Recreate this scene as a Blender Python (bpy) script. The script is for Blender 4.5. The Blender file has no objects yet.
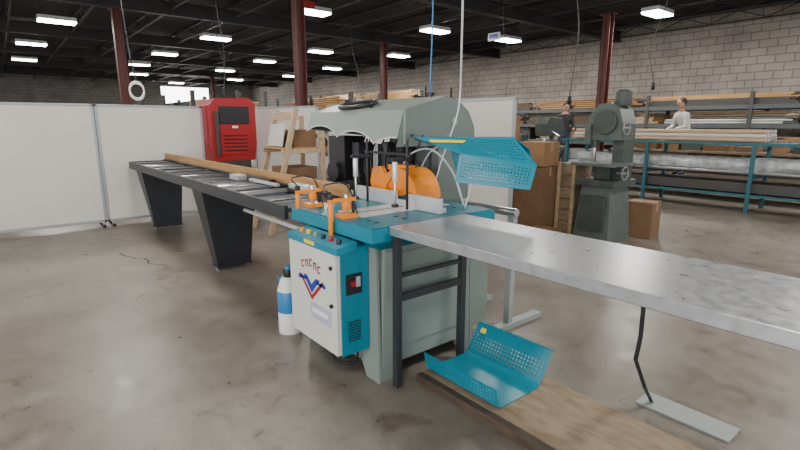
import bpy, bmesh, math, random
from mathutils import Vector, Matrix
random.seed(7)
S=bpy.context.scene
# ---------------------------------------------------------------- materials
def mat(name,col,rough=.5,metal=0.,noise=0.,nscale=8.,emit=0.,bump=0.,rvar=0.):
    m=bpy.data.materials.new(name);m.use_nodes=True
    nt=m.node_tree;N=nt.nodes;L=nt.links;b=N['Principled BSDF']
    b.inputs['Base Color'].default_value=(*col,1);b.inputs['Roughness'].default_value=rough
    b.inputs['Metallic'].default_value=metal
    if emit:
        b.inputs['Emission Color'].default_value=(*col,1);b.inputs['Emission Strength'].default_value=emit
    if noise or bump or rvar:
        tc=N.new('ShaderNodeTexCoord');n=N.new('ShaderNodeTexNoise')
        n.inputs['Scale'].default_value=nscale;n.inputs['Detail'].default_value=6
        L.new(tc.outputs['Object'],n.inputs['Vector'])
        if noise:
            mx=N.new('ShaderNodeMix');mx.data_type='RGBA'
            mx.inputs[6].default_value=(*[c*(1-noise) for c in col],1)
            mx.inputs[7].default_value=(*[min(1,c*(1+noise)) for c in col],1)
            mr=N.new('ShaderNodeMapRange');mr.inputs[1].default_value=.3;mr.inputs[2].default_value=.7
            L.new(n.outputs[0],mr.inputs[0]);L.new(mr.outputs[0],mx.inputs[0]);L.new(mx.outputs[2],b.inputs['Base Color'])
        if rvar:
            mr=N.new('ShaderNodeMapRange');mr.inputs[1].default_value=.3;mr.inputs[2].default_value=.7
            mr.inputs[3].default_value=max(.05,rough-rvar);mr.inputs[4].default_value=rough+rvar
            L.new(n.outputs[0],mr.inputs[0]);L.new(mr.outputs[0],b.inputs['Roughness'])
        if bump:
            bp=N.new('ShaderNodeBump');bp.inputs['Strength'].default_value=bump;bp.inputs['Distance'].default_value=.01
            L.new(n.outputs[0],bp.inputs['Height']);L.new(bp.outputs[0],b.inputs['Normal'])
    return m
def floor_mat():
    m=bpy.data.materials.new('concrete_floor');m.use_nodes=True;nt=m.node_tree;N=nt.nodes;L=nt.links;b=N['Principled BSDF']
    tc=N.new('ShaderNodeTexCoord')
    def noi(sc,de,ro,di=0):
        n=N.new('ShaderNodeTexNoise');n.inputs['Scale'].default_value=sc;n.inputs['Detail'].default_value=de;n.inputs['Roughness'].default_value=ro;n.inputs['Distortion'].default_value=di
        L.new(tc.outputs['Object'],n.inputs['Vector']);return n
    def ramp(n,st):
        cr=N.new('ShaderNodeValToRGB');e=cr.color_ramp.elements
        e[0].position=st[0][0];e[0].color=(*st[0][1],1);e[1].position=st[-1][0];e[1].color=(*st[-1][1],1)
        for p,c in st[1:-1]:
            k=e.new(p);k.color=(*c,1)
        L.new(n.outputs[0],cr.inputs[0]);return cr
    def mul(a,c):
        mx=N.new('ShaderNodeMix');mx.data_type='RGBA';mx.blend_type='MULTIPLY';mx.inputs[0].default_value=1
        L.new(a,mx.inputs[6]);L.new(c,mx.inputs[7]);return mx.outputs[2]
    n1=noi(.75,9,.62,.3);n2=noi(7,9,.72);n3=noi(110,3,.5);n4=noi(2.2,6,.6,1.2)
    c1=ramp(n1,[(.3,(.135,.115,.09)),(.5,(.212,.188,.155)),(.7,(.295,.268,.23))])
    c2=ramp(n2,[(.3,(.72,.70,.68)),(.62,(1,1,1))])
    c3=ramp(n3,[(.35,(.85,.85,.85)),(.6,(1,1,1))])
    c4=ramp(n4,[(.28,(.6,.56,.51)),(.4,(1,1,1)),(.8,(1.0,1.0,1.0))])
    L.new(mul(mul(mul(c1.outputs[0],c2.outputs[0]),c3.outputs[0]),c4.outputs[0]),b.inputs['Base Color'])
    mr=N.new('ShaderNodeMapRange');mr.inputs[1].default_value=.3;mr.inputs[2].default_value=.7;mr.inputs[3].default_value=.24;mr.inputs[4].default_value=.5
    L.new(n2.outputs[0],mr.inputs[0]);L.new(mr.outputs[0],b.inputs['Roughness'])
    bp=N.new('ShaderNodeBump');bp.inputs['Strength'].default_value=.1;bp.inputs['Distance'].default_value=.005
    L.new(n2.outputs[0],bp.inputs['Height']);L.new(bp.outputs[0],b.inputs['Normal'])
    return m
def block_mat(name,axis,c1,c2,cm):
    m=bpy.data.materials.new(name);m.use_nodes=True;nt=m.node_tree;N=nt.nodes;L=nt.links;b=N['Principled BSDF']
    tc=N.new('ShaderNodeTexCoord');sp=N.new('ShaderNodeSeparateXYZ');cb=N.new('ShaderNodeCombineXYZ')
    L.new(tc.outputs['Object'],sp.inputs[0]);L.new(sp.outputs[axis],cb.inputs[0]);L.new(sp.outputs[2],cb.inputs[1])
    br=N.new('ShaderNodeTexBrick');br.inputs['Scale'].default_value=1
    br.inputs['Brick Width'].default_value=.41;br.inputs['Row Height'].default_value=.205;br.inputs['Mortar Size'].default_value=.014
    br.inputs['Color1'].default_value=(*c1,1);br.inputs['Color2'].default_value=(*c2,1);br.inputs['Mortar'].default_value=(*cm,1)
    L.new(cb.outputs[0],br.inputs['Vector'])
    n=N.new('ShaderNodeTexNoise');n.inputs['Scale'].default_value=1.2;n.inputs['Detail'].default_value=6;L.new(tc.outputs['Object'],n.inputs['Vector'])
    c=N.new('ShaderNodeValToRGB');c.color_ramp.elements[0].color=(.7,.7,.7,1);c.color_ramp.elements[0].position=.3;c.color_ramp.elements[1].position=.65
    L.new(n.outputs[0],c.inputs[0])
    mx=N.new('ShaderNodeMix');mx.data_type='RGBA';mx.blend_type='MULTIPLY';mx.inputs[0].default_value=1
    L.new(br.outputs[0],mx.inputs[6]);L.new(c.outputs[0],mx.inputs[7]);L.new(mx.outputs[2],b.inputs['Base Color'])
    b.inputs['Roughness'].default_value=.85
    return m
def wood_mat(name,c1,c2,sc=(1,12,12),rough=.6):
    m=bpy.data.materials.new(name);m.use_nodes=True;nt=m.node_tree;N=nt.nodes;L=nt.links;b=N['Principled BSDF']
    tc=N.new('ShaderNodeTexCoord');mp=N.new('ShaderNodeMapping');mp.inputs['Scale'].default_value=sc
    n=N.new('ShaderNodeTexNoise');n.inputs['Scale'].default_value=3;n.inputs['Detail'].default_value=8;n.inputs['Distortion'].default_value=.4
    cr=N.new('ShaderNodeValToRGB');cr.color_ramp.elements[0].color=(*c1,1);cr.color_ramp.elements[1].color=(*c2,1)
    cr.color_ramp.elements[0].position=.3;cr.color_ramp.elements[1].position=.7
    L.new(tc.outputs['Object'],mp.inputs[0]);L.new(mp.outputs[0],n.inputs['Vector']);L.new(n.outputs[0],cr.inputs[0]);L.new(cr.outputs[0],b.inputs['Base Color'])
    b.inputs['Roughness'].default_value=rough
    return m
M=dict(
 floor=floor_mat(),
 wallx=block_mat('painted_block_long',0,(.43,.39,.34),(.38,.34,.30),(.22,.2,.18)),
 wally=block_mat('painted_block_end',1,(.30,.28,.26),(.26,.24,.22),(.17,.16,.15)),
 ceil=mat('dark_roof_deck',(.016,.014,.014),.85,noise=.4,nscale=2),
 joist=mat('roof_steel',(.028,.024,.024),.6),
 col=mat('oxide_red_paint',(.10,.024,.02),.55,noise=.2),
 lamp=mat('lamp_lens',(1.,.98,.94),.4,emit=28),
 lampb=mat('lamp_housing',(.5,.5,.5),.5),
 day=mat('daylight_opening',(1,1,1),.5,emit=8),
 teal=mat('teal_enamel',(.0,.195,.28),.36,noise=.05,nscale=30),
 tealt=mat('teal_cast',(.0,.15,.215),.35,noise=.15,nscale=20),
 tealr=mat('teal_far',(.02,.10,.13),.45),
 rackc=mat('rack_steel',(.07,.08,.085),.5),
 grn=mat('greygreen_enamel',(.215,.26,.235),.42,noise=.05,nscale=6),
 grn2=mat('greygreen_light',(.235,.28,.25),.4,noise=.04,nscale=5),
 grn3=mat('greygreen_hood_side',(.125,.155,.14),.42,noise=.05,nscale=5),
 edgehl=mat('hood_edge_highlight',(.5,.53,.5),.35),  # pale hood edge, the highlight is put into the colour
 door=mat('cabinet_door_grey',(.60,.605,.55),.4),
 blk=mat('black_plastic',(.012,.012,.014),.4),
 dk=mat('charcoal_paint',(.024,.026,.031),.45,noise=.1),
 dkm=mat('table_dark_steel',(.05,.056,.066),.42,metal=.4,noise=.25,nscale=12),
 alu=mat('aluminium',(.72,.73,.74),.35,metal=.6,noise=.05),
 chrome=mat('bright_steel',(.6,.6,.6),.28,metal=1),
 galv=mat('galvanised_sheet',(.50,.52,.54),.32,metal=.75,noise=.07,nscale=22,rvar=.05),
 org=mat('orange_enamel',(.85,.25,.005),.35),
 yel=mat('yellow_label',(.85,.65,.02),.5),
 red=mat('red_enamel',(.33,.008,.012),.38),
 blu=mat('blue_print',(.01,.04,.35),.4),
 cyan=mat('blue_plastic',(.03,.2,.5),.35),
 wht=mat('white_plastic',(.75,.75,.73),.4),
 panel=mat('white_laminate',(.65,.62,.57),.35,noise=.03,nscale=1.5),
 frame=mat('partition_frame',(.38,.40,.42),.4,metal=.3),
 mdf=wood_mat('fence_wood',(.33,.175,.06),(.48,.275,.11),(1,14,14)),
 osb=wood_mat('chipboard',(.17,.12,.072),(.28,.21,.14),(3,8,8),.7),
 plank=wood_mat('pale_lumber',(.34,.235,.135),(.50,.37,.235),(1,10,10)),
 dwood=wood_mat('dark_plank',(.04,.028,.02),(.09,.06,.038),(2,12,12)),
 card=mat('cardboard',(.28,.16,.075),.8,noise=.12,nscale=6),
 card2=mat('cardboard_dark',(.18,.10,.05),.8,noise=.12,nscale=6),
 tape=mat('packing_tape',(.36,.24,.12),.3),
 mach=mat('old_machine_grey',(.05,.064,.058),.45,noise=.2),
 mach2=mat('old_machine_light',(.09,.112,.102),.4,noise=.15),
 wrap=mat('plastic_wrap',(.34,.36,.37),.25,noise=.35,nscale=9,bump=.5),
 pipe1=mat('steel_pipe',(.30,.30,.31),.35,metal=.5),
 pipe2=mat('dark_bar_stock',(.05,.048,.045),.5),
 pipe3=mat('white_profile',(.5,.49,.45),.5),
 stand=mat('stand_grey',(.32,.35,.34),.45),
 hose=mat('clear_hose',(.5,.55,.6),.2),
 lbl=mat('silver_label',(.42,.42,.55),.35),
 crk=mat('floor_crack',(.04,.035,.03),.9),
 skin=mat('skin',(.45,.24,.16),.55),
 hair=mat('dark_hair',(.02,.014,.01),.6),
 eye=mat('eye_dark',(.01,.01,.01),.2),
 lip=mat('lips',(.3,.1,.08),.5),
)
# ---------------------------------------------------------------- builder
class B:
    def __init__(s,name,bevel=0,seg=2):
        s.n=name;s.bm=bmesh.new();s.ms=[];s.bev=bevel;s.seg=seg
    def mi(s,m):
        if m not in s.ms:s.ms.append(m)
        return s.ms.index(m)
    def face(s,pts,m,smooth=False):
        f=s.bm.faces.new([s.bm.verts.new(p) for p in pts]);f.material_index=s.mi(m);f.smooth=smooth;return f
    def hexa(s,c,m):
        v=[s.bm.verts.new(p) for p in c];k=s.mi(m)
        for q in((0,3,2,1),(4,5,6,7),(0,1,5,4),(1,2,6,5),(2,3,7,6),(3,0,4,7)):
            f=s.bm.faces.new([v[i] for i in q]);f.material_index=k
    def box(s,x0,x1,y0,y1,z0,z1,m,rot=None,o=None):
        c=[(x0,y0,z0),(x1,y0,z0),(x1,y1,z0),(x0,y1,z0),(x0,y0,z1),(x1,y0,z1),(x1,y1,z1),(x0,y1,z1)]
        if rot:
            o=Vector(o or((x0+x1)/2,(y0+y1)/2,(z0+z1)/2));R=Matrix.Rotation(rot[0],4,rot[1])
            c=[tuple(R@(Vector(p)-o)+o) for p in c]
        s.hexa(c,m)
    def tbox(s,b,t,z0,z1,m):
        s.hexa([(b[0],b[2],z0),(b[1],b[2],z0),(b[1],b[3],z0),(b[0],b[3],z0),(t[0],t[2],z1),(t[1],t[2],z1),(t[1],t[3],z1),(t[0],t[3],z1)],m)
    def prism(s,prof,ax,a0,a1,m,cap=True,mcap=None):
        def P(p,a):
            return {'X':(a,p[0],p[1]),'Y':(p[0],a,p[1]),'Z':(p[0],p[1],a)}[ax]
        n=len(prof);A=[s.bm.verts.new(P(p,a0)) for p in prof];C=[s.bm.verts.new(P(p,a1)) for p in prof];k=s.mi(m)
        for i in range(n):
            j=(i+1)%n;f=s.bm.faces.new((A[i],A[j],C[j],C[i]));f.material_index=k
        if cap:
            kk=s.mi(mcap or m)
            for q in(A[::-1],C):
                f=s.bm.faces.new(q);f.material_index=kk
    def cyl(s,p0,p1,r,m,n=16,r2=None,cap=True,smooth=True):
        p0=Vector(p0);p1=Vector(p1);d=(p1-p0).normalized();u=d.orthogonal().normalized();w=d.cross(u);r2=r if r2 is None else r2;k=s.mi(m)
        A=[s.bm.verts.new(p0+(u*math.cos(t)+w*math.sin(t))*r) for t in [2*math.pi*i/n for i in range(n)]]
        C=[s.bm.verts.new(p1+(u*math.cos(t)+w*math.sin(t))*r2) for t in [2*math.pi*i/n for i in range(n)]]
        for i in range(n):
            j=(i+1)%n;f=s.bm.faces.new((A[i],A[j],C[j],C[i]));f.material_index=k;f.smooth=smooth
        if cap:
            for q in(A[::-1],C):
                f=s.bm.faces.new(q);f.material_index=k
    def tube(s,pts,r,m,n=8,sub=6):
        P=[Vector(p) for p in pts];Q=[]
        if sub>1 and len(P)>2:
            for i in range(len(P)-1):
                a=P[max(i-1,0)];b=P[i];c=P[i+1];d=P[min(i+2,len(P)-1)]
                for t in [j/sub for j in range(sub)]:
                    Q.append(.5*((2*b)+(c-a)*t+(2*a-5*b+4*c-d)*t*t+(3*b-a-3*c+d)*t**3))
            Q.append(P[-1])
        else:Q=P
        k=s.mi(m);prev=None;u=None
        for i,q in enumerate(Q):
            d=(Q[min(i+1,len(Q)-1)]-Q[max(i-1,0)]).normalized()
            u=d.orthogonal().normalized() if u is None else (u-d*u.dot(d)).normalized()
            w=d.cross(u)
            R=[s.bm.verts.new(q+(u*math.cos(t)+w*math.sin(t))*r) for t in [2*math.pi*j/n for j in range(n)]]
            if prev:
                for j in range(n):
                    f=s.bm.faces.new((prev[j],prev[(j+1)%n],R[(j+1)%n],R[j]));f.material_index=k;f.smooth=True
            else:
                f=s.bm.faces.new(R[::-1]);f.material_index=k
            prev=R
        f=s.bm.faces.new(prev);f.material_index=k
    def sph(s,c,r,m,sc=(1,1,1),n=16,rot=None):
        mt=Matrix.Translation(c)
        if rot:mt=mt@Matrix.Rotation(rot[0],4,rot[1])
        mt=mt@Matrix.Diagonal((*sc,1))
        g=bmesh.ops.create_uvsphere(s.bm,u_segments=n,v_segments=max(6,n//2),radius=r,matrix=mt);k=s.mi(m)
        fs=set()
        for v in g['verts']:
            for f in v.link_faces:fs.add(f)
        for f in fs:f.material_index=k;f.smooth=True
    def perf(s,P,nu,nv,m,margin=.08,hf=.3,mu=None):
        P=[Vector(p) for p in P];k=s.mi(m);mu=margin if mu is None else mu
        def E(u,v):return P[0]*(1-u)*(1-v)+P[1]*u*(1-v)+P[2]*u*v+P[3]*(1-u)*v
        def quad(a,b,c,d):
            f=s.bm.faces.new([s.bm.verts.new(E(*q)) for q in((a,c),(b,c),(b,d),(a,d))]);f.material_index=k
        quad(0,1,0,margin);quad(0,1,1-margin,1);quad(0,mu,margin,1-margin);quad(1-mu,1,margin,1-margin)
        for i in range(nu):
            for j in range(nv):
                u0=mu+(1-2*mu)*i/nu;u1=mu+(1-2*mu)*(i+1)/nu;v0=margin+(1-2*margin)*j/nv;v1=margin+(1-2*margin)*(j+1)/nv
                uc=(u0+u1)/2;vc=(v0+v1)/2;du=(u1-u0)/2;dv=(v1-v0)/2
                o=[];q=[]
                for a,(sx,sy) in enumerate([(1,0),(1,1),(0,1),(-1,1),(-1,0),(-1,-1),(0,-1),(1,-1)]):
                    o.append(s.bm.verts.new(E(uc+sx*du,vc+sy*dv)));t=a*math.pi/4
                    q.append(s.bm.verts.new(E(uc+math.cos(t)*du*hf*2,vc+math.sin(t)*dv*hf*2)))
                for a in range(8):
                    f=s.bm.faces.new((o[a],o[(a+1)%8],q[(a+1)%8],q[a]));f.material_index=k
    def done(s,recalc=True,solid=0,parent=None,xf=None):
        if recalc:bmesh.ops.recalc_face_normals(s.bm,faces=s.bm.faces)
        me=bpy.data.meshes.new(s.n)
        if xf is not None:s.bm.transform(xf)
        s.bm.to_mesh(me);s.bm.free()
        o=bpy.data.objects.new(s.n,me);S.collection.objects.link(o)
        for m in s.ms:me.materials.append(M[m])
        if solid:
            q=o.modifiers.new('sheet','SOLIDIFY');q.thickness=solid;q.offset=0
        if s.bev:
            q=o.modifiers.new('edge','BEVEL');q.width=s.bev;q.segments=s.seg;q.limit_method='ANGLE';q.angle_limit=math.radians(40);q.harden_normals=False
        if parent:o.parent=parent
        return o
def empty(n,loc=(0,0,0)):
    e=bpy.data.objects.new(n,None);e.empty_display_size=.1;e.location=loc;S.collection.objects.link(e);return e

# ---------------------------------------------------------------- room
XB,YR,ZC=-38.,16.,4.5
b=B('floor');b.box(XB,6,-9,YR,-.1,0,'floor');b.done()
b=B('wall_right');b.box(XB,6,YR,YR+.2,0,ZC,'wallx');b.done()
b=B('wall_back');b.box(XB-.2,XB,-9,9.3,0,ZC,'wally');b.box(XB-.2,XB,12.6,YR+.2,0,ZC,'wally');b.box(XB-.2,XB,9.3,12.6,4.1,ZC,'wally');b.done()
b=B('door_1');b.box(XB-.19,XB-.14,9.3,12.6,0,4.1,'day');b.done()
b=B('ceiling');b.box(XB-.2,6,-9,YR+.2,ZC,ZC+.15,'ceil');b.done()
b=B('roof_beams')
for x in(-33.5,-28.5,-23.5,-18.5,-13.3,-8.35,-3.0,2.2):
    b.box(x-.09,x+.09,-9,YR,ZC-.42,ZC-.4,'joist');b.box(x-.012,x+.012,-9,YR,ZC-.42,ZC-.1,'joist');b.box(x-.09,x+.09,-9,YR,ZC-.12,ZC-.1,'joist')
y=-8.4
while y<YR:
    b.box(XB,6,y-.03,y+.03,ZC-.06,ZC,'joist');b.box(XB,6,y-.025,y+.025,ZC-.34,ZC-.31,'joist')
    x=XB
    while x<2:
        b.box(x,x+.72,y-.008,y+.008,ZC-.2,ZC-.18,'joist',rot=(.36,'Y'));b.box(x+.66,x+1.38,y-.008,y+.008,ZC-.2,ZC-.18,'joist',rot=(-.36,'Y'))
        x+=1.32
    y+=1.5
b.done()
def column(x,y,w=.2):
    b=B('steel_column',.004)
    h=w/2
    b.box(x-h,x+h,y-h,y-h+.02,0.02,ZC-.42,'col');b.box(x-h,x+h,y+h-.02,y+h,.02,ZC-.42,'col');b.box(x-.012,x+.012,y-h,y+h,.02,ZC-.42,'col')
    b.box(x-h,x-h+.02,y-h,y+h,.02,ZC-.42,'col')
    b.box(x-h-.07,x+h+.07,y-h-.07,y+h+.07,0,.02,'col');b.box(x-h-.05,x+h+.05,y-h-.05,y+h+.05,ZC-.44,ZC-.42,'col');b.done()
for c in[(-13.3,2.45),(-8.35,4.45),(-6.45,11.72),(-13.1,10.0),(-18.5,9.7),(-23.5,4.5),(-28.5,9.7)]:column(*c,w=.2 if c[0]>-12 and c[1]>5 else .18)
LP=[(-10.3,9.64),(-15.3,5.4),(-10.0,12.4),(-5.5,12.15),(-10.4,5.9),(-15.7,9.2),(-14.8,12),(-19.8,5.1),(-19.5,8.8),(-24,5.1),(-24,8.8),(-20,12.3),(-5.2,6.9),(-15.3,1.5),(-20,1.2),(-5.2,1.6),(-10.4,1.5),(-.5,3.5),(-.5,8),(-1.,12.5),(-5.2,-2.6),(-10.4,-2.6),(.2,-1.2),(-28.5,6),(-28.5,11),(-33,9),(-24.5,12.5),(-25,1.2)]
for x,y in LP:
    b=B('high_bay_lamp',.02,3)
    b.box(x-.2,x+.2,y-.4,y+.4,4.0,4.09,'lampb');b.box(x-.19,x+.19,y-.39,y+.39,3.96,4.0,'lamp')
    for dy in(-.3,.3):b.cyl((x,y+dy,4.09),(x,y+dy,ZC-.01),.006,'joist',6)
    b.done()
    l=bpy.data.lights.new('lamp_light','AREA');l.shape='RECTANGLE';l.size=.4;l.size_y=.8;l.energy=84 if y<10 else 135;l.color=(1,.955,.88)
    o=bpy.data.objects.new('high_bay_lamp_light',l);o.location=(x,y,3.94);S.collection.objects.link(o)

# ---------------------------------------------------------------- partitions
def partition(p0,p1,h,npan,name='partition_panel',legs=True):
    a=Vector((*p0,0));c=Vector((*p1,0));L=(c-a).length;ang=math.atan2(c.y-a.y,c.x-a.x)
    xf=Matrix.Translation(a)@Matrix.Rotation(ang,4,'Z')
    b=B(name,.003)
    w=L/npan
    for i in range(npan):
        x0=i*w+.005;x1=(i+1)*w-.005
        b.box(x0+.03,x1-.03,-.012,.012,.1,h-.03,'panel')
        b.box(x0,x0+.035,-.02,.02,.06,h,'frame');b.box(x1-.035,x1,-.02,.02,.06,h,'frame')
        b.box(x0,x1,-.02,.02,h-.035,h,'frame');b.box(x0,x1,-.02,.02,.06,.1,'frame')
        for xx in(x0+.06,x1-.06):
            b.box(xx-.015,xx+.015,-.16,.16,.05,.07,'frame')
            for yy in(-.14,.14):
                b.sph((xx,yy,.025),.025,'blk',n=10)
    b.done(xf=xf)
partition((-8.32,-1.9),(-8.32,2.62),1.78,3)
partition((-8.75,3.68),(-7.3,4.2),1.8,1)
partition((-7.1,4.25),(-3.55,4.6),1.8,3)

# ---------------------------------------------------------------- infeed table
b=B('infeed_conveyor_table',.003)
X0,X1,Y0,Y1,ZT=-8.2,-3.05,1.46,2.035,.95
b.box(X0,X1,Y0,Y0+.03,ZT-.1,ZT,'dk');b.box(X0,X1,Y1-.03,Y1,ZT-.1,ZT,'dk')
b.box(X0,X0+.03,Y0,Y1,ZT-.1,ZT,'dk')
b.box(X0,X1,Y0+.03,Y1-.03,ZT-.05,ZT-.02,'dkm')
n=26
for i in range(n):
    x=X0+.15+i*(X1-X0-.25)/n
    b.cyl((x,Y0+.03,ZT-.022),(x,Y1-.03,ZT-.022),.024,'chrome' if i%3==1 else 'dkm',12)
for i in range(13):
    x=X0+.25+i*.4
    if x+.24<X1:b.box(x,x+.24,Y0+.03,Y1-.12,ZT-.008,ZT-.001,'dkm')
b.box(X0-.1,-3.07,Y1-.045,Y1-.02,ZT+.0,ZT+.1,'mdf')
b.box(X0,-3.3,Y1-.09,Y1-.045,ZT,ZT+.02,'dk')
b.box(X0,X1,Y1-.02,Y1-.002,ZT,ZT+.06,'alu')
q=Y1-.05
b.box(-5.0,-4.2,q-.1,q-.045,ZT+.0,ZT+.045,'blk');b.box(-4.6,-4.0,q-.14,q-.1,ZT+.005,ZT+.03,'alu');b.box(-4.95,-4.75,q-.2,q-.1,ZT,ZT+.05,'alu')
b.box(-3.75,-3.45,q-.14,q-.045,ZT,ZT+.06,'alu');b.box(-3.7,-3.55,q-.18,q-.14,ZT,ZT+.03,'blk')
for lx in(-7.62,-5.03):
    b.tbox((lx-.07,lx+.07,1.6,1.96),(lx-.16,lx+.16,1.47,2.01),.05,ZT-.1,'dk')
    b.box(lx-.08,lx+.08,1.59,1.97,.03,.05,'dk')
    for yy in(1.62,1.94):b.cyl((lx,yy,0),(lx,yy,.04),.02,'chrome',10)
b.tube([(-3.07,1.9,.62),(-5.0,1.9,.62)],.02,'wht',8,1)
b.done()

# ---------------------------------------------------------------- upcut saw
saw=B('upcut_saw',.006)
b=saw
bx0,bx1,by0,by1=-2.92,-2.09,1.55,2.34
def arch(a0,a1,z0,z1,foot=.13,hz=.09):
    return [(a0,z0),(a0+foot,z0),(a0+foot+.05,z0+hz),(a1-foot-.05,z0+hz),(a1-foot,z0),(a1,z0),(a1-.03,z1),(a0+.03,z1)]
b.prism(arch(bx0,bx1,.0,.84),'Y',by0,by0+.02,'grn');b.prism(arch(bx0,bx1,.0,.84),'Y',by1-.02,by1,'grn')
b.prism(arch(by0+.02,by1-.02,.0,.84,.09,.1),'X',bx1-.035,bx1-.005,'grn');b.prism(arch(by0+.02,by1-.02,.0,.84,.09,.1),'X',bx0+.005,bx0+.035,'grn')
b.box(bx0+.03,bx1-.04,by0+.02,by1-.02,.12,.83,'grn')
b.box(bx1-.008,bx1+.004,by0+.1,by1-.1,.2,.78,'grn')
b.box(bx1+.004,bx1+.008,by0+.12,by0+.125,.22,.76,'blk')
for z in(.28,.7):
    for yy in(by0+.13,by1-.13):b.cyl((bx1+.003,yy,z),(bx1+.01,yy,z),.009,'blk',8)
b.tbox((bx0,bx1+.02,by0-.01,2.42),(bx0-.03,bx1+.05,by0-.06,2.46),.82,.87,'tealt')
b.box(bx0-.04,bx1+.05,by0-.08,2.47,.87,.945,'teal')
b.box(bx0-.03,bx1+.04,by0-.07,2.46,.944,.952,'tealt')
b.box(-2.62,-2.35,1.62,2.36,.952,.956,'alu')
b.box(-2.49,-2.478,1.62,2.36,.956,.958,'blk')
for xx in(-2.8,-2.7,-2.25,-2.17):
    for yy in(1.6,1.8,2.3):b.cyl((xx,yy,.952),(xx,yy,.955),.013,'blk',10)
b.box(-3.02,-2.56,2.04,2.07,.955,1.05,'alu');b.box(-2.42,-2.12,2.04,2.07,.955,1.05,'alu')
b.box(-2.56,-2.42,2.05,2.07,.955,1.0,'alu')
b.box(-2.95,-2.14,2.07,2.12,.955,.985,'alu')
def halfring(cx,cz,r0,r1,y0,y1,m,a0=0,a1=math.pi,n=20):
    pr=[(cx+r1*math.cos(a0+(a1-a0)*i/n),cz+r1*math.sin(a0+(a1-a0)*i/n)) for i in range(n+1)]
    pr+=[(cx+r0*math.cos(a1-(a1-a0)*i/n),cz+r0*math.sin(a1-(a1-a0)*i/n)) for i in range(n+1)]
    b.prism(pr,'Y',y0,y1,m)
halfring(-2.62,1.0,.15,.2,2.12,2.34,'org')
halfring(-2.62,1.0,.0,.15,2.14,2.16,'org',.35,2.8)
b.prism([(-2.95,.96),(-2.8,.96),(-2.78,1.1),(-2.84,1.2),(-2.95,1.18),(-2.98,1.08)],'Y',2.14,2.17,'org')
b.box(-2.84,-2.62,2.2,2.3,1.17,1.21,'org')
for(px,py,front)in[(-2.9,1.6,0),(-2.42,1.56,1)]:
    b.box(px-.05,px+.05,py-.05,py+.05,.952,.975,'org')
    b.cyl((px,py,.97),(px,py,1.09),.013,'chrome',12)
    b.cyl((px,py,1.0),(px,py,1.05),.028,'org',16)
    b.box(px-.018,px+.018,py-.12,py+.06,1.05,1.07,'org')
    b.cyl((px,py-.11,.93 if not front else .84),(px,py-.11,1.05),.016,'org',12)
    b.cyl((px,py-.11,1.07),(px,py-.11,1.10),.018,'blk',12);b.cyl((px,py+.05,.97),(px,py+.05,1.05),.01,'blk',10)
    b.tube([(px,py-.11,1.1),(px-.03,py-.13,1.15),(px-.02,py+.02,1.14),(px,py+.08,.96)],.005,'blk',6)
for x in(-2.82,-2.38):
    b.cyl((x,2.0,.955),(x,2.0,1.4),.009,'blk',10)
    b.box(x-.02,x+.02,1.87,2.02,1.27,1.29,'blk')
    b.cyl((x,1.9,1.14),(x,1.9,1.27),.017,'alu',14);b.cyl((x,1.9,1.0),(x,1.9,1.15),.007,'chrome',10);b.cyl((x,1.9,.985),(x,1.9,1.0),.024,'blk',14)
b.box(-2.86,-2.34,2.0,2.015,1.30,1.315,'blk')
# rear tower
b.box(-3.35,-2.78,2.5,2.95,.0,.95,'grn')
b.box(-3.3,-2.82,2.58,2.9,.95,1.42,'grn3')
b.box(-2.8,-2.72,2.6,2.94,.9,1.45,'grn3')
b.box(bx0+.05,bx1-.1,2.34,2.6,.1,.8,'grn')
b.box(-3.75,-3.5,2.25,2.45,1.02,1.4,'blk');b.cyl((-3.62,2.2,1.1),(-3.62,2.5,1.1),.09,'blk',20)
b.box(-3.46,-3.36,2.3,2.45,1.0,1.35,'dk')
b.box(-3.8,-3.3,2.25,2.6,0,1.03,'dk')
b.cyl((-3.1,2.4,1.0),(-3.1,2.4,1.36),.05,'dk',16);b.box(-3.26,-2.95,2.42,2.56,1.12,1.34,'blk')
for i in range(9):
    x=-3.4+.09*i
    b.tube([(x,2.4,1.42),(x+.05,2.3,1.22+.03*(i%3)),(x+.12,2.25,1.1),(x+.1,2.4,.97)],.007,'blk',6)
b.tube([(-2.95,2.4,1.0),(-2.75,2.3,1.25),(-2.5,2.3,1.33),(-2.3,2.32,1.2),(-2.22,2.36,.97)],.007,'hose',8)
b.tube([(-2.75,2.35,1.0),(-2.6,2.4,1.3),(-2.35,2.4,1.35),(-2.2,2.4,1.15),(-2.15,2.3,.97)],.006,'hose',8)
# ------ hood
PF=[(2.18,1.41),(2.235,1.60),(2.64,1.705),(2.78,1.68),(2.90,1.60),(2.97,1.48),(2.98,1.37)]
hx0,hx1=-4.02,-2.7
def hood_face(i,m):
    a,c=PF[i],PF[i+1]
    b.face([(hx0,*a),(hx1,*a),(hx1,*c),(hx0,*c)],m)
nS=60;top=[];bot=[]
for i in range(nS+1):
    u=i/nS;x=hx0+(hx1-hx0)*u
    z=1.43-.10*u+.07*abs(math.sin(2*math.pi*(u*1.25)))**.7
    top.append((x,2.235,1.60));bot.append((x,2.18+(z-1.41)*.29,z))
for i in range(nS):b.face([bot[i],bot[i+1],top[i+1],top[i]],'grn2')
for i in range(nS):
    a,c=bot[i],bot[i+1]
    b.face([(a[0],a[1]-.004,a[2]),(c[0],c[1]-.004,c[2]),(c[0],c[1]-.001,c[2]+.01),(a[0],a[1]-.001,a[2]+.01)],'edgehl')  # thin pale strip painting the highlight along the scalloped edge
for i in range(1,6):hood_face(i,'grn2')
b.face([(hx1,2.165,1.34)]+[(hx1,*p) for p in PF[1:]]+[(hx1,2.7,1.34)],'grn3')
b.face([(hx0,2.2,1.455)]+[(hx0,*p) for p in PF[1:]],'grn3')
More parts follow.
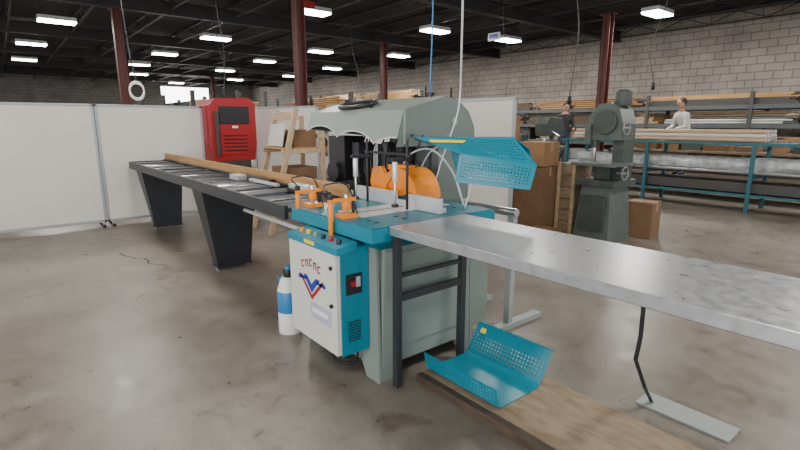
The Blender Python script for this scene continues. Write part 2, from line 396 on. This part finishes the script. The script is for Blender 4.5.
b.face([(hx0+.01,2.96,1.37),(hx1-.01,2.96,1.37),(hx1-.01,2.6,1.69),(hx0+.01,2.6,1.69)],'blk')  # black sheet added inside the hood, standing in for its interior shade
b.cyl((hx1,2.74,1.52),(hx1+.012,2.74,1.52),.03,'grn2',20)
b.box(hx1-.03,hx1+.006,2.23,2.25,1.36,1.60,'grn2')
def onslope(x,t,o=0):
    a=Vector((2.235,1.60));c=Vector((2.64,1.705));p=a+(c-a)*t;nn=Vector((-(c-a).y,(c-a).x)).normalized();p=p+nn*o;return(x,p.x,p.y)
b.tube([onslope(-3.42+.2*math.cos(2*math.pi*i/20),.28+.3*math.sin(2*math.pi*i/20),.03) for i in range(21)],.02,'blk',10,2)
for xx in(-3.6,-3.24):b.cyl(onslope(xx,.28,-.005),onslope(xx,.28,.03),.016,'blk',10)
b.done()

# control cabinet
b=B('electrical_control_cabinet',.005)
cx0,cx1,cy0,cy1=-2.735,-2.18,1.33,1.545
b.box(cx0,cx1,cy0+.03,cy1,.2,.83,'teal')
b.box(cx0+.005,cx1-.005,cy0,cy0+.028,.21,.80,'door')
b.prism([(cy0,.80),(cy1-.08,.815),(cy1-.08,.862),(cy0,.84)],'X',cx0-.01,cx1+.01,'teal')
for i,mm in enumerate(['org','yel','grn2','blk','red','blk']):
    x=cx0+.07+i*.085;b.cyl((x,cy0+.06,.84),(x,cy0+.06,.872),.015,mm,14)
b.box(cx0+.2,cx0+.32,cy0-.001,cy0+.03,.812,.835,'yel')
mx=cx0+.275;yy=cy0-.002
def chev(m,w,h,t,zc):
    for s in(-1,1):
        b.face([(mx,yy,zc-h),(mx+s*w,yy,zc),(mx+s*(w-t),yy,zc),(mx,yy,zc-h+t*1.1)] ,m)
chev('red',.15,.14,.03,.61);chev('blu',.1,.10,.05,.615)
b.face([(mx-.16,yy,.575),(mx-.06,yy,.585),(mx-.06,yy,.60),(mx-.16,yy,.60)],'blu');b.face([(mx+.16,yy,.575),(mx+.06,yy,.585),(mx+.06,yy,.60),(mx+.16,yy,.60)],'blu')
for i in range(5):
    zz=.655+.012*(2-abs(i-2));xx=mx-.115+i*.048
    b.box(xx,xx+.01,yy,yy+.003,zz,zz+.045,'red');b.box(xx,xx+.035,yy,yy+.003,zz+.036,zz+.045,'red');b.box(xx+(.025 if i%2 else 0),xx+(.035 if i%2 else .03),yy,yy+.003,zz,zz+(.045 if i%2 else .009),'red')
b.box(mx-.02,cx1-.06,yy,yy+.003,.36,.46,'lbl');b.box(mx,cx1-.1,yy-.001,yy,.40,.43,'wht')
b.cyl((cx1-.05,cy0,.5),(cx1-.05,cy0-.015,.5),.012,'blk',12);b.cyl((cx1-.05,cy0,.72),(cx1-.05,cy0-.012,.72),.012,'blk',12)
b.box(cx1,cx1+.004,cy0+.06,cy1-.05,.56,.68,'blk');b.box(cx1+.004,cx1+.02,cy0+.09,cy0+.115,.61,.64,'red');b.box(cx1+.004,cx1+.006,cy0+.125,cy1-.06,.6,.66,'lbl')
for i in range(8):b.box(cx1,cx1+.003,cy0+.07,cy1-.06,.28+i*.016,.286+i*.016,'blk')
b.tube([(cx0+.15,cy1-.08,.2),(cx0+.15,cy1-.09,.1),(cx0+.2,cy1-.03,.06),(cx0+.4,cy1-.05,.1),(cx0+.42,cy1-.08,.2)],.01,'blk',8)
b.tube([(cx0+.25,cy1-.1,.2),(cx0+.32,cy1-.1,.07),(cx0+.45,cy1-.04,.08),(cx0+.5,cy1-.04,.2)],.008,'blk',8)
b.done()

# perforated blade guard
b=B('perforated_blade_guard')
GL=(-2.5,2.15,1.415);GR=(-1.67,2.15,1.431);EL=(-1.92,2.0,1.335);ER=(-1.405,2.0,1.306);BL=(-1.855,1.9,1.19);BR=(-1.366,1.9,1.197)
GM=tuple(GL[i]+(GR[i]-GL[i])*.42 for i in range(3))
b.face([GL,GM,EL],'teal')
b.perf([EL,ER,GR,GM],22,7,'teal',.1,.27,.04)
b.perf([BL,BR,ER,EL],22,6,'teal',.15,.27,.04)
b.face([GL,GR,(-1.67,2.3,1.36),(-2.5,2.3,1.36)],'teal')
b.perf([(-1.67,2.3,1.36),(-2.3,2.3,1.36),(-2.3,2.36,1.2),(-1.67,2.36,1.2)],22,6,'teal',.12,.27,.03)
b.face([(-2.3,2.112,1.402),(-1.98,2.112,1.406),(-1.98,2.085,1.393),(-2.25,2.085,1.389)],'yel')
b.tube([(-2.5,2.2,1.40),(-2.68,2.3,1.42)],.012,'dk',8,1)
b.tube([(-2.4,2.25,1.385),(-2.67,2.55,1.40)],.012,'dk',8,1)
b.done(recalc=True,solid=.003)

# ---------------------------------------------------------------- outfeed table
b=B('outfeed_table',.003)
b.box(-2.035,.9,1.585,2.175,.925,.955,'galv')
b.box(-2.035,.9,1.585,1.59,.905,.93,'galv');b.box(-2.035,.9,2.17,2.175,.905,.93,'galv')
for x in(-2.03,.78):
    for y in(1.6,2.12):
        b.box(x,x+.04,y,y+.04,0,.925,'dk')
    b.box(x,x+.04,1.64,2.12,.885,.925,'dk')
    b.box(x,x+.035,1.64,2.12,.52,.56,'dk');b.box(x,x+.035,1.64,2.12,.66,.68,'dk')
b.box(-1.99,.78,1.61,1.635,.895,.925,'dk');b.box(-1.99,.78,2.13,2.155,.895,.925,'dk')
b.done()
b=B('strap_support_stand',.001)
P=[(-.93,2.2,.92),(-.97,2.3,.72),(-1.0,2.38,.45),(-1.03,2.42,.3),(-1.0,2.5,.12),(-.99,2.58,.012)]
for i in range(len(P)-1):
    a,c=P[i],P[i+1];w=.011
    b.hexa([(a[0]-w,a[1],a[2]),(a[0]+w,a[1],a[2]),(a[0]+w,a[1]+.006,a[2]),(a[0]-w,a[1]+.006,a[2]),(c[0]-w,c[1],c[2]),(c[0]+w,c[1],c[2]),(c[0]+w,c[1]+.006,c[2]),(c[0]-w,c[1]+.006,c[2])],'dk')
b.box(-1.05,-.6,2.52,2.68,0,.012,'stand');b.box(-.95,-.9,2.18,2.21,.9,.94,'stand')
b.done()
b=B('roller_support_stand',.003)
b.box(-2.16,-2.11,2.76,2.81,.04,.86,'stand');b.box(-2.17,-2.10,2.5,3.15,0,.045,'stand')
b.box(-2.65,-2.11,2.77,2.80,.46,.5,'stand');b.box(-2.65,-2.6,2.76,2.81,.04,.86,'stand');b.box(-2.66,-2.59,2.65,3.15,0,.045,'stand')
b.cyl((-2.65,2.785,.88),(-2.1,2.785,.88),.03,'chrome',14)
b.done()

# ---------------------------------------------------------------- boards and tray
b=B('chipboard_sheet',.002)
b.box(-1.98,-.1,1.79,2.3,.032,.05,'osb');b.done()
b=B('wooden_skid',.003)
b.box(-1.98,0.1,1.74,1.785,.0,.05,'dwood')
b.box(-1.97,-.15,1.79,1.9,0,.03,'plank')
b.box(-1.97,-.15,2.12,2.25,0,.03,'dwood');b.done()
b=B('perforated_chip_tray')
tx0,tx1=-1.98,-1.43;z=.054
pr=[(1.80,.17),(1.822,z+.014),(1.85,z),(2.15,z),(2.18,z+.012),(2.285,.235)]
def part(a,c,t):return(a[0]+(c[0]-a[0])*t,a[1]+(c[1]-a[1])*t)
def seg(a,c,m):b.face([(tx0,*a),(tx1,*a),(tx1,*c),(tx0,*c)],m)
for i in range(5):
    a,c=pr[i],pr[i+1]
    if i==0:
        b.perf([(tx0,*a),(tx1,*a),(tx1,*c),(tx0,*c)],24,5,'teal',.1,.31,.03)
    elif i==4:
        k=part(a,c,.72);b.perf([(tx0,*a),(tx1,*a),(tx1,*k),(tx0,*k)],22,5,'teal',.1,.29,.03);seg(k,c,'teal')
    else:seg(a,c,'teal')
seg((2.285,.235),(2.31,.23),'teal')
b.face([(tx0+.04,2.268,.212),(tx0+.08,2.268,.212),(tx0+.08,2.25,.185),(tx0+.04,2.25,.185)],'yel')
b.done(solid=.003)

b=B('coolant_canister',.004)
cx,cy=-3.12,1.5
b.cyl((cx,cy,0),(cx,cy,.16),.085,'wht',24);b.cyl((cx,cy,.16),(cx,cy,.32),.085,'cyan',24);b.cyl((cx,cy,.32),(cx,cy,.42),.085,'wht',24,r2=.05)
b.cyl((cx,cy,.42),(cx,cy,.47),.035,'blk',16);b.cyl((cx,cy,.47),(cx,cy,.5),.022,'cyan',12)
b.tube([(cx-.04,cy-.04,.36),(cx-.1,cy-.03,.4),(cx-.1,cy,.3),(cx-.08,cy,.22)],.01,'cyan',8)
b.done()

# ---------------------------------------------------------------- old vertical bandsaw
b=B('vertical_bandsaw',.012)
bx,by=-3.2,6.05
b.tbox((bx-.25,bx+.25,by-.27,by+.3),(bx-.2,bx+.2,by-.2,by+.25),0,.72,'mach2')
b.box(bx-.16,bx+.16,by-.285,by-.24,.15,.6,'mach')
b.box(bx-.27,bx+.27,by-.25,by+.3,.72,.8,'mach')
b.box(bx-.3,bx+.28,by-.34,by+.2,.98,1.02,'mach2');b.box(bx-.1,bx+.1,by-.1,by+.1,.8,.98,'mach')
b.box(bx+.08,bx+.22,by-.02,by+.26,.8,1.5,'mach')
b.prism([(bx-.2,1.3),(bx+.22,1.3),(bx+.24,1.5),(bx+.18,1.68),(bx+.05,1.76),(bx-.1,1.74),(bx-.22,1.6)],'Y',by-.12,by+.22,'mach2')
b.cyl((bx+.02,by-.13,1.52),(bx+.02,by-.17,1.52),.15,'mach',28)
b.cyl((bx+.1,by+.1,1.72),(bx+.1,by+.1,1.9),.1,'mach',20);b.cyl((bx+.1,by+.1,1.9),(bx+.1,by+.1,1.92),.07,'blk',20)
b.cyl((bx-.15,by-.05,1.02),(bx-.15,by-.05,1.35),.03,'chrome',12);b.cyl((bx-.15,by-.05,1.2),(bx-.15,by-.05,1.34),.055,'mach',16)
b.box(bx-.24,bx-.16,by-.16,by-.08,1.25,1.5,'mach2')
for hx,hz in((bx+.31,.9),(bx+.28,1.45)):
    for i in range(16):
        t0=2*math.pi*i/16;t1=2*math.pi*(i+1)/16
        b.cyl((hx,by-.1+.08*math.cos(t0),hz+.08*math.sin(t0)),(hx,by-.1+.08*math.cos(t1),hz+.08*math.sin(t1)),.009,'pipe1',6)
    b.cyl((bx+.2,by-.1,hz),(hx,by-.1,hz),.015,'chrome',8)
    b.box(hx-.005,hx+.005,by-.17,by-.03,hz-.008,hz+.008,'pipe1')
b.done()

# ---------------------------------------------------------------- boxes
def carton(x,y,z,w,d,h,m='card',ang=0,flaps=False,name='cardboard_box'):
    b=B(name,.004)
    if flaps:
        t=.006
        b.box(-w/2,w/2,-d/2,-d/2+t,0,h,m);b.box(-w/2,w/2,d/2-t,d/2,0,h,m);b.box(-w/2,-w/2+t,-d/2,d/2,0,h,m);b.box(w/2-t,w/2,-d/2,d/2,0,h,m);b.box(-w/2,w/2,-d/2,d/2,0,t,m)
        b.box(-w/2,w/2,-d/2-.1,-d/2,h-.02,h-.014,m,rot=(.6,'X'));b.box(-w/2,w/2,d/2,d/2+.1,h-.02,h-.014,m,rot=(-.5,'X'))
    else:
        b.box(-w/2,w/2,-d/2,d/2,0,h,m)
        b.box(-w/2-.001,w/2+.001,-.025,.025,h-.12,h+.001,'tape');b.box(-w/2,w/2,-.002,.002,h,h+.002,'card2')
    b.done(xf=Matrix.Translation((x,y,z))@Matrix.Rotation(ang,4,'Z'))
carton(-4.04,5.75,0,.44,.5,.93,'card2');carton(-4.04,5.75,.94,.42,.42,.32,'card',.1)
carton(-4.8,5.75,0,.6,.55,.6,'card');carton(-4.8,5.75,.61,.55,.5,.55,'card2',.06);carton(-4.8,5.75,1.17,.5,.5,.45,'card',-.04)
carton(-3.6,5.35,0,.36,.3,.16,'card',.2,True);carton(-2.95,6.66,0,.36,.34,.48,'card2',.1)
b=B('wooden_crate',.003)
x0,x1,y0,y1=-3.8,-3.53,5.9,6.3
for i in range(6):b.box(x0,x1,y0,y0+.02,.05+i*.155,.19+i*.155,'osb')
for x in(x0,x1-.05):b.box(x,x+.05,y0-.015,y0,.0,1.0,'plank')
b.box(x0,x1,y0+.02,y1,.0,.98,'osb');b.done()

# ---------------------------------------------------------------- far conveyor with wrapped bundle
b=B('profile_conveyor',.005)
cy0,cy1=9.75,10.6;cx0,cx1=-6.2,-.6
for y in(cy0,cy1):
    b.box(cx0,cx1,y-.03,y+.03,1.14,1.19,'tealr');b.box(cx0,cx1,y-.025,y+.025,.28,.32,'tealr')
x=cx0+.1
while x<cx1:
    for y in(cy0,cy1):b.box(x-.03,x+.03,y-.03,y+.03,0,1.14,'tealr')
    b.box(x-.03,x+.03,cy0,cy1,.58,.64,'tealr');x+=1.75
x=cx0+.15
while x<cx1:
    b.cyl((x,cy0+.03,1.16),(x,cy1-.03,1.16),.03,'pipe1',10);x+=.16
def blob(xs,yc,zc,w,h,m):
    prev=None;k=b.mi(m)
    for i,x in enumerate(xs):
        R=[]
        for j in range(20):
            t=2*math.pi*j/20;c=math.cos(t);s_=math.sin(t)
            jj=1+random.uniform(-.06,.06)
            R.append(b.bm.verts.new((x,yc+w*jj*math.copysign(abs(c)**.6,c),zc+h*jj*math.copysign(abs(s_)**.6,s_))))
        if prev:
            for j in range(20):
                f=b.bm.faces.new((prev[j],prev[(j+1)%20],R[(j+1)%20],R[j]));f.material_index=k;f.smooth=True
        else:b.bm.faces.new(R[::-1]).material_index=k
        prev=R
    b.bm.faces.new(prev).material_index=k
blob([-5.9+.12*i for i in range(40)],10.17,.79,.33,.135,'wrap')
for i in range(7):b.cyl((-6.1,9.9+.09*i,.68),(-.9,9.9+.09*i,.68),.038,'pipe1',8)
b.box(-6.1,-.9,9.8,10.5,.34,.5,'pipe2')
for r in range(3):
    for i in range(9-r):b.cyl((-6.0,9.86+.08*i+.04*r,1.23+.068*r),(-2.5,9.86+.08*i+.04*r,1.23+.068*r),.037,random.choice(['pipe3','pipe1','plank']),8)
b.done()

# ---------------------------------------------------------------- storage racks
def rack(x0,x1,y0,y1,levels,seed,top=2.3,fill=.32,beam='rackc'):
    rnd=random.Random(seed);b=B('storage_rack')
    n=max(1,round((x1-x0)/2.4));w=(x1-x0)/n
    for i in range(n+1):
        x=x0+i*w
        for y in(y0,y1):b.box(x-.04,x+.04,y-.04,y+.04,0,top,'pipe2')
    for z in levels:
        for y in(y0,y1):b.box(x0,x1,y-.03,y+.03,z-.1,z,beam)
        for i in range(n):
            b.box(x0+i*w+.3,x0+i*w+.38,y0,y1,z-.05,z,'pipe2');b.box(x0+i*w+1.6,x0+i*w+1.68,y0,y1,z-.05,z,'pipe2')
    for z in levels:
        x=x0+.1
        while x<x1-1:
            L=min(rnd.uniform(1.6,3.6),x1-x-.1);k=rnd.random()
            y=y0+.05
            while y<y1-.15:
                hh=rnd.uniform(.06,fill);mm=rnd.choice(['plank','osb','pipe1','mdf','card','pipe2','dwood','rackc','pipe3','plank'])
                ww=rnd.uniform(.08,.2)
                if k<.6:
                    zz=z
                    while zz<z+hh:
                        t=rnd.uniform(.02,.05);b.box(x+rnd.uniform(0,.3),x+L-rnd.uniform(0,.3),y,y+ww,zz+.002,zz+t,mm);zz+=t
                elif k<.88:
                    zz=z+.03
                    while zz<z+hh:
                        for q in range(2):b.cyl((x+rnd.uniform(0,.2),y+.03+q*.062,zz),(x+L-rnd.uniform(0,.3),y+.03+q*.062,zz),.029,mm,8)
                        zz+=.06
                else:
                    xx=x
                    while xx<x+L-.4:
                        q=rnd.uniform(.25,.5);b.box(xx,xx+q-.03,y,y+ww,z,z+rnd.uniform(.12,fill+.08),rnd.choice(['card','card2','mach','pipe2','mach2','card2']));xx+=q
                y+=ww+.02
            x+=L+.08
    b.done()
rack(-13.5,-1.5,13.9,15.2,(.45,1.0,1.5,1.95),3,2.25,.3)
rack(-22,-14.2,12.8,14.2,(.6,1.3,2.0,2.5),5,2.9,.35)
rack(-16.8,-12.0,8.0,9.0,(.6,1.3,1.95),2,2.4,.4)
rack(-21.5,-16.5,6.4,7.4,(.6,1.3,2.0),4,2.6,.4)
rack(-18,-11,3.3,4.3,(.5,1.2,1.75),6,2.2,.3)

def drill_press(x,y,s=1.):
    b=B('drill_press',.006)
    b.box(x-.22,x+.22,y-.25,y+.25,0,.08,'mach');b.cyl((x,y+.1,.08),(x,y+.1,1.75*s),.05,'mach2',16)
    b.box(x-.2,x+.2,y-.25,y+.12,.95,1.0,'mach2');b.prism([(y-.25,1.45*s),(y+.3,1.45*s),(y+.35,1.6*s),(y+.25,1.82*s),(y-.2,1.85*s),(y-.28,1.7*s)],'X',x-.13,x+.13,'mach')
    b.cyl((x,y-.15,1.2*s),(x,y-.15,1.45*s),.03,'chrome',12);b.cyl((x+.13,y-.1,1.55*s),(x+.3,y-.1,1.45*s),.012,'chrome',8);b.cyl((x,y+.28,1.6*s),(x,y+.28,1.85*s),.08,'mach2',16)
    b.done()
drill_press(-5.6,8.3,.88)
def bench(x0,x1,y0,y1,h):
    b=B('work_bench',.005)
    b.box(x0,x1,y0,y1,h-.05,h,'osb');b.box(x0+.05,x1-.05,y0+.05,y1-.05,.25,.28,'rackc')
    for x in(x0+.03,x1-.09):
        for y in(y0+.03,y1-.09):b.box(x,x+.06,y,y+.06,0,h-.05,'rackc')
    x=x0+.1
    while x<x1-.4:
        w=random.uniform(.15,.4);b.box(x,x+w,y0+.1,y0+.1+random.uniform(.2,.4),h,h+random.uniform(.08,.3),random.choice(['card','mach','mach2','pipe2','card2']));x+=w+random.uniform(.05,.3)
    b.done()
bench(-9.3,-7.1,10.7,11.4,.95);bench(-5.9,-1.5,11.3,11.9,.95)

# ---------------------------------------------------------------- red machine, trestle
b=B('red_punch_machine',.02,3)
b.box(-8.65,-8.06,2.74,3.3,0,.9,'pipe2')
b.prism([(2.70,.9),(3.38,.9),(3.42,1.2),(3.42,1.84),(3.3,1.93),(2.75,1.9),(2.66,1.8),(2.66,1.2)],'X',-8.65,-8.06,'red')
b.box(-8.07,-8.045,2.8,3.3,1.5,1.78,'blk');b.box(-8.07,-8.045,2.8,3.3,1.0,1.4,'red')
for i in range(5):b.box(-8.05,-8.035,2.85,3.25,1.06+i*.06,1.08+i*.06,'blk')
b.box(-8.05,-8.03,3.0,3.1,1.43,1.47,'wht')
b.box(-8.05,-8.0,2.72,2.78,1.0,1.7,'pipe2')
b.done()
b=B('wooden_rack_trestle',.004)
tx,ty=-6.45,3.15
for s in(-.3,.3):
    b.hexa([(tx+s-.025,ty-.45,0),(tx+s+.025,ty-.45,0),(tx+s+.025,ty-.38,0),(tx+s-.025,ty-.38,0),(tx+s-.025,ty-.0,1.7),(tx+s+.025,ty-.0,1.7),(tx+s+.025,ty+.07,1.7),(tx+s-.025,ty+.07,1.7)],'plank')
    b.box(tx+s-.025,tx+s+.025,ty+.4,ty+.46,0,1.62,'plank')
    b.box(tx+s-.02,tx+s+.02,ty-.3,ty+.45,.5,.56,'plank');b.box(tx+s-.02,tx+s+.02,ty-.2,ty+.45,1.1,1.16,'plank')
b.box(tx-.33,tx+.33,ty-.02,ty+.05,1.55,1.66,'plank');b.box(tx-.33,tx+.33,ty+.38,ty+.44,1.3,1.36,'plank')
b.box(tx-.3,tx+.3,ty-.2,ty+.45,1.16,1.18,'mdf')
b.box(tx-.24,tx+.2,ty-.12,ty-.1,1.19,1.5,'pipe3',rot=(-.2,'X'))
b.box(tx-.26,tx+.26,ty+.0,ty+.36,1.18,1.42,'card2');b.box(tx-.26,tx+.26,ty-.1,ty+.36,.58,.9,'card2')
b.box(tx-.3,tx+.3,ty-.3,ty+.45,.56,.58,'mdf')
b.done()

# ---------------------------------------------------------------- hanging services
b=B('air_drop_pipe');b.cyl((-2.36,2.45,1.72),(-2.36,2.45,ZC-.01),.007,'wht',10)
b.tube([(-2.36,2.45,1.75),(-2.38,2.44,1.55),(-2.5,2.4,1.2),(-2.55,2.38,.957)],.005,'wht',8);b.done()
b=B('ceiling_air_hose')
b.tube([(-5.18,4.8,ZC-.01),(-5.18,4.8,3),(-5.2,4.78,1.85)],.01,'cyan',8,3);b.done()
b=B('hanging_power_cable')
b.tube([(-11.,2.1,ZC-.01),(-11.0,2.15,3.6),(-11.1,2.2,2.9),(-11,2.25,2.3)],.012,'blk',8)
for i in range(3):
    pts=[(-11+.0,2.25+.13*math.cos(t),2.12+.16*math.sin(t)+.02*i) for t in [math.pi*2*j/12 for j in range(13)]]
    b.tube(pts,.014,'wht',6,2)
b.done()
for(x,y,z,dx)in[(-4.2,6.6,1.9,.1),(-7.6,9.2,1.8,.2),(-3.8,8.9,2.2,-.3),(-12,8,2.2,.3),(-13,4.6,2.3,.3),(-9.5,3.4,1.9,.1)]:
    b=B('hanging_power_cable');b.tube([(x,y,ZC-.01),(x+dx*.2,y,3.6),(x+dx,y+.05,2.8),(x+dx*.6,y,z)],.008,'pipe2',6);b.cyl((x+dx*.6,y,z),(x+dx*.6,y,z-.12),.03,'blk',10);b.done()
b=B('exit_sign',.003);b.box(-9.5,-9.1,10.9,10.95,3.75,3.95,'wht');b.box(-9.46,-9.14,10.89,10.9,3.79,3.91,'blu');b.box(-9.31,-9.29,10.91,10.93,3.95,ZC-.01,'joist');b.done()
b=B('exit_sign',.003);b.box(-9.6,-9.56,5.2,5.5,3.85,4.0,'red');b.box(-9.59,-9.57,5.34,5.36,4.0,ZC-.01,'joist');b.done()
b=B('floor_crack_line')
pts=[(-6.6,.6),(-6.45,.75),(-6.4,.95),(-6.1,1.0),(-5.9,1.15),(-5.75,1.1),(-5.4,1.3)]
q=[]
for i in range(len(pts)-1):
    a,c=pts[i],pts[i+1]
    for t in(0,.33,.66):q.append((a[0]+(c[0]-a[0])*t+random.uniform(-.03,.03),a[1]+(c[1]-a[1])*t+random.uniform(-.03,.03)))
for i in range(len(q)-1):
    a,c=q[i],q[i+1];w=.008
    b.face([(a[0],a[1]-w,.001),(c[0],c[1]-w,.001),(c[0],c[1]+w,.001),(a[0],a[1]+w,.001)],'crk')
b.done()

# ---------------------------------------------------------------- people
def skin_mesh(name,verts,edges,rad,m,parent,root=0,sub=2):
    me=bpy.data.meshes.new(name);me.from_pydata(verts,edges,[]);o=bpy.data.objects.new(name,me);S.collection.objects.link(o)
    md=o.modifiers.new('skin','SKIN');md.use_smooth_shade=True
    for i,r in enumerate(rad):
        r=r if isinstance(r,tuple) else(r,r);me.skin_vertices[0].data[i].radius=r
    me.skin_vertices[0].data[root].use_root=True
    s=o.modifiers.new('sub','SUBSURF');s.levels=sub;s.render_levels=sub
    me.materials.append(m);o.parent=parent;return o
def clothes(name,top,bottom,waist):
    m=bpy.data.materials.new(name);m.use_nodes=True;nt=m.node_tree;N=nt.nodes;L=nt.links;b=N['Principled BSDF'];b.inputs['Roughness'].default_value=.85
    tc=N.new('ShaderNodeTexCoord');sp=N.new('ShaderNodeSeparateXYZ');g=N.new('ShaderNodeMath');g.operation='GREATER_THAN';g.inputs[1].default_value=waist
    g2=N.new('ShaderNodeMath');g2.operation='GREATER_THAN';g2.inputs[1].default_value=1.47
    mx=N.new('ShaderNodeMix');mx.data_type='RGBA';mx.inputs[6].default_value=(*bottom,1);mx.inputs[7].default_value=(*top,1)
    m2=N.new('ShaderNodeMix');m2.data_type='RGBA';m2.inputs[7].default_value=(.45,.24,.16,1)
    L.new(tc.outputs['Object'],sp.inputs[0]);L.new(sp.outputs[2],g.inputs[0]);L.new(g.outputs[0],mx.inputs[0]);L.new(sp.outputs[2],g2.inputs[0]);L.new(g2.outputs[0],m2.inputs[0]);L.new(mx.outputs[2],m2.inputs[6]);L.new(m2.outputs[2],b.inputs['Base Color'])
    return m
def person(name,loc,yaw,top,bottom,lean=.0):
    e=empty(name,loc);e.rotation_euler=(0,0,yaw)
    V=[(0,0,.95),(0,0,1.1),(0,-lean*.5,1.28),(0,-lean,1.42),(0,-lean-.01,1.5),(0,-lean-.02,1.56),
       (-.17,-lean,1.40),(-.23,-lean-.03,1.14),(-.17,-lean-.24,1.06),(.17,-lean,1.40),(.23,-lean-.03,1.14),(.15,-lean-.25,1.08),
       (-.09,0,.9),(-.1,-.02,.5),(-.1,.03,.09),(-.1,-.13,.04),(.09,0,.9),(.1,-.02,.5),(.1,.03,.09),(.1,-.13,.04)]
    E=[(0,1),(1,2),(2,3),(3,4),(4,5),(3,6),(6,7),(7,8),(3,9),(9,10),(10,11),(0,12),(12,13),(13,14),(14,15),(0,16),(16,17),(17,18),(18,19)]
    R=[(.15,.11),(.14,.1),(.16,.11),(.13,.09),.06,.055,.07,.048,.034,.07,.048,.034,(.09,.09),.065,.045,.04,(.09,.09),.065,.045,.04]
    skin_mesh('body',V,E,R,clothes(name+'_clothes',top,bottom,.97),e)
    b=B('head');hc=(0,-lean-.035,1.665)
    b.sph(hc,.1,'skin',(.78,.92,1.18),20)
    b.sph((0,hc[1]-.02,1.60),.06,'skin',(.85,.95,.8),14)
    b.sph((0,hc[1]-.098,1.655),.016,'skin',(.8,1.2,1.5),10)
    for s in(-1,1):
        b.sph((s*.03,hc[1]-.08,1.675),.012,'eye',n=8);b.sph((s*.078,hc[1]+.005,1.665),.02,'skin',(.4,.8,1.3),10)
    b.box(-.022,.022,hc[1]-.088,hc[1]-.078,1.615,1.622,'lip')
    b.sph((0,hc[1]+.018,1.70),.103,'hair',(.84,.92,1.0),18)
    b.done(parent=e)
    for s,w in((-1,(-.17,-lean-.24,1.06)),(1,(.15,-lean-.25,1.08))):
        w=Vector(w);P=w+Vector((-s*.02,-.08,-.01))
        vs=[tuple(w),tuple(w+Vector((-s*.01,-.05,0))),tuple(P)];es=[(0,1),(1,2)];rr=[.026,(.036,.018),(.036,.016)]
        skin_mesh('palm',vs,es,rr,M['skin'],e,0,1)
        for k,ln in enumerate((.07,.08,.075,.058)):
            f0=P+Vector(((k-1.5)*.021,-.0,0));skin_mesh('finger_%d'%k,[tuple(f0),tuple(f0+Vector((0,-ln*.5,-.004))),tuple(f0+Vector((0,-ln*.85,-.03)))],[(0,1),(1,2)],[.009,.0085,.007],M['skin'],e,0,1)
        t0=w+Vector((-s*.03,-.03,0));skin_mesh('thumb',[tuple(t0),tuple(t0+Vector((-s*.025,-.03,-.005))),tuple(t0+Vector((-s*.03,-.06,-.015)))],[(0,1),(1,2)],[.012,.01,.008],M['skin'],e,0,1)
    return e
b=B('work_platform',.005);b.box(-9.5,-.8,12.05,13.4,.2,.3,'dwood')
for x in(-9.2,-6.5,-3.8,-1.1):
    for y in(12.1,13.2):b.box(x,x+.1,y,y+.1,0,.2,'dwood')
b.done()
person('worker_standing',(-7.88,12.4,.3),.9,(.02,.02,.025),(.03,.04,.08),.02)
person('worker_leaning',(-4.72,12.4,.3),-.6,(.55,.53,.5),(.05,.05,.08),.12)

# ---------------------------------------------------------------- light & camera
w=bpy.data.worlds.new('World');S.world=w;w.use_nodes=True
bg=w.node_tree.nodes['Background'];bg.inputs[0].default_value=(.93,.95,1,1);bg.inputs[1].default_value=1.6
l=bpy.data.lights.new('front_fill_light','AREA');l.shape='RECTANGLE';l.size=6;l.size_y=3.2;l.energy=520;l.color=(1,.985,.95)  # fill light added behind the camera for front light; no dock opening is modelled
o=bpy.data.objects.new('front_fill_light',l);o.location=(1.5,-7.5,2.2);o.rotation_euler=(math.radians(80),0,math.radians(20));S.collection.objects.link(o)
cd=bpy.data.cameras.new('cam');cd.sensor_width=36;cd.lens=21.825;cd.clip_end=200
co=bpy.data.objects.new('camera',cd);co.location=(0,0,1.5);co.rotation_euler=(math.radians(90-11.77),0,math.radians(50.8));S.collection.objects.link(co);S.camera=co
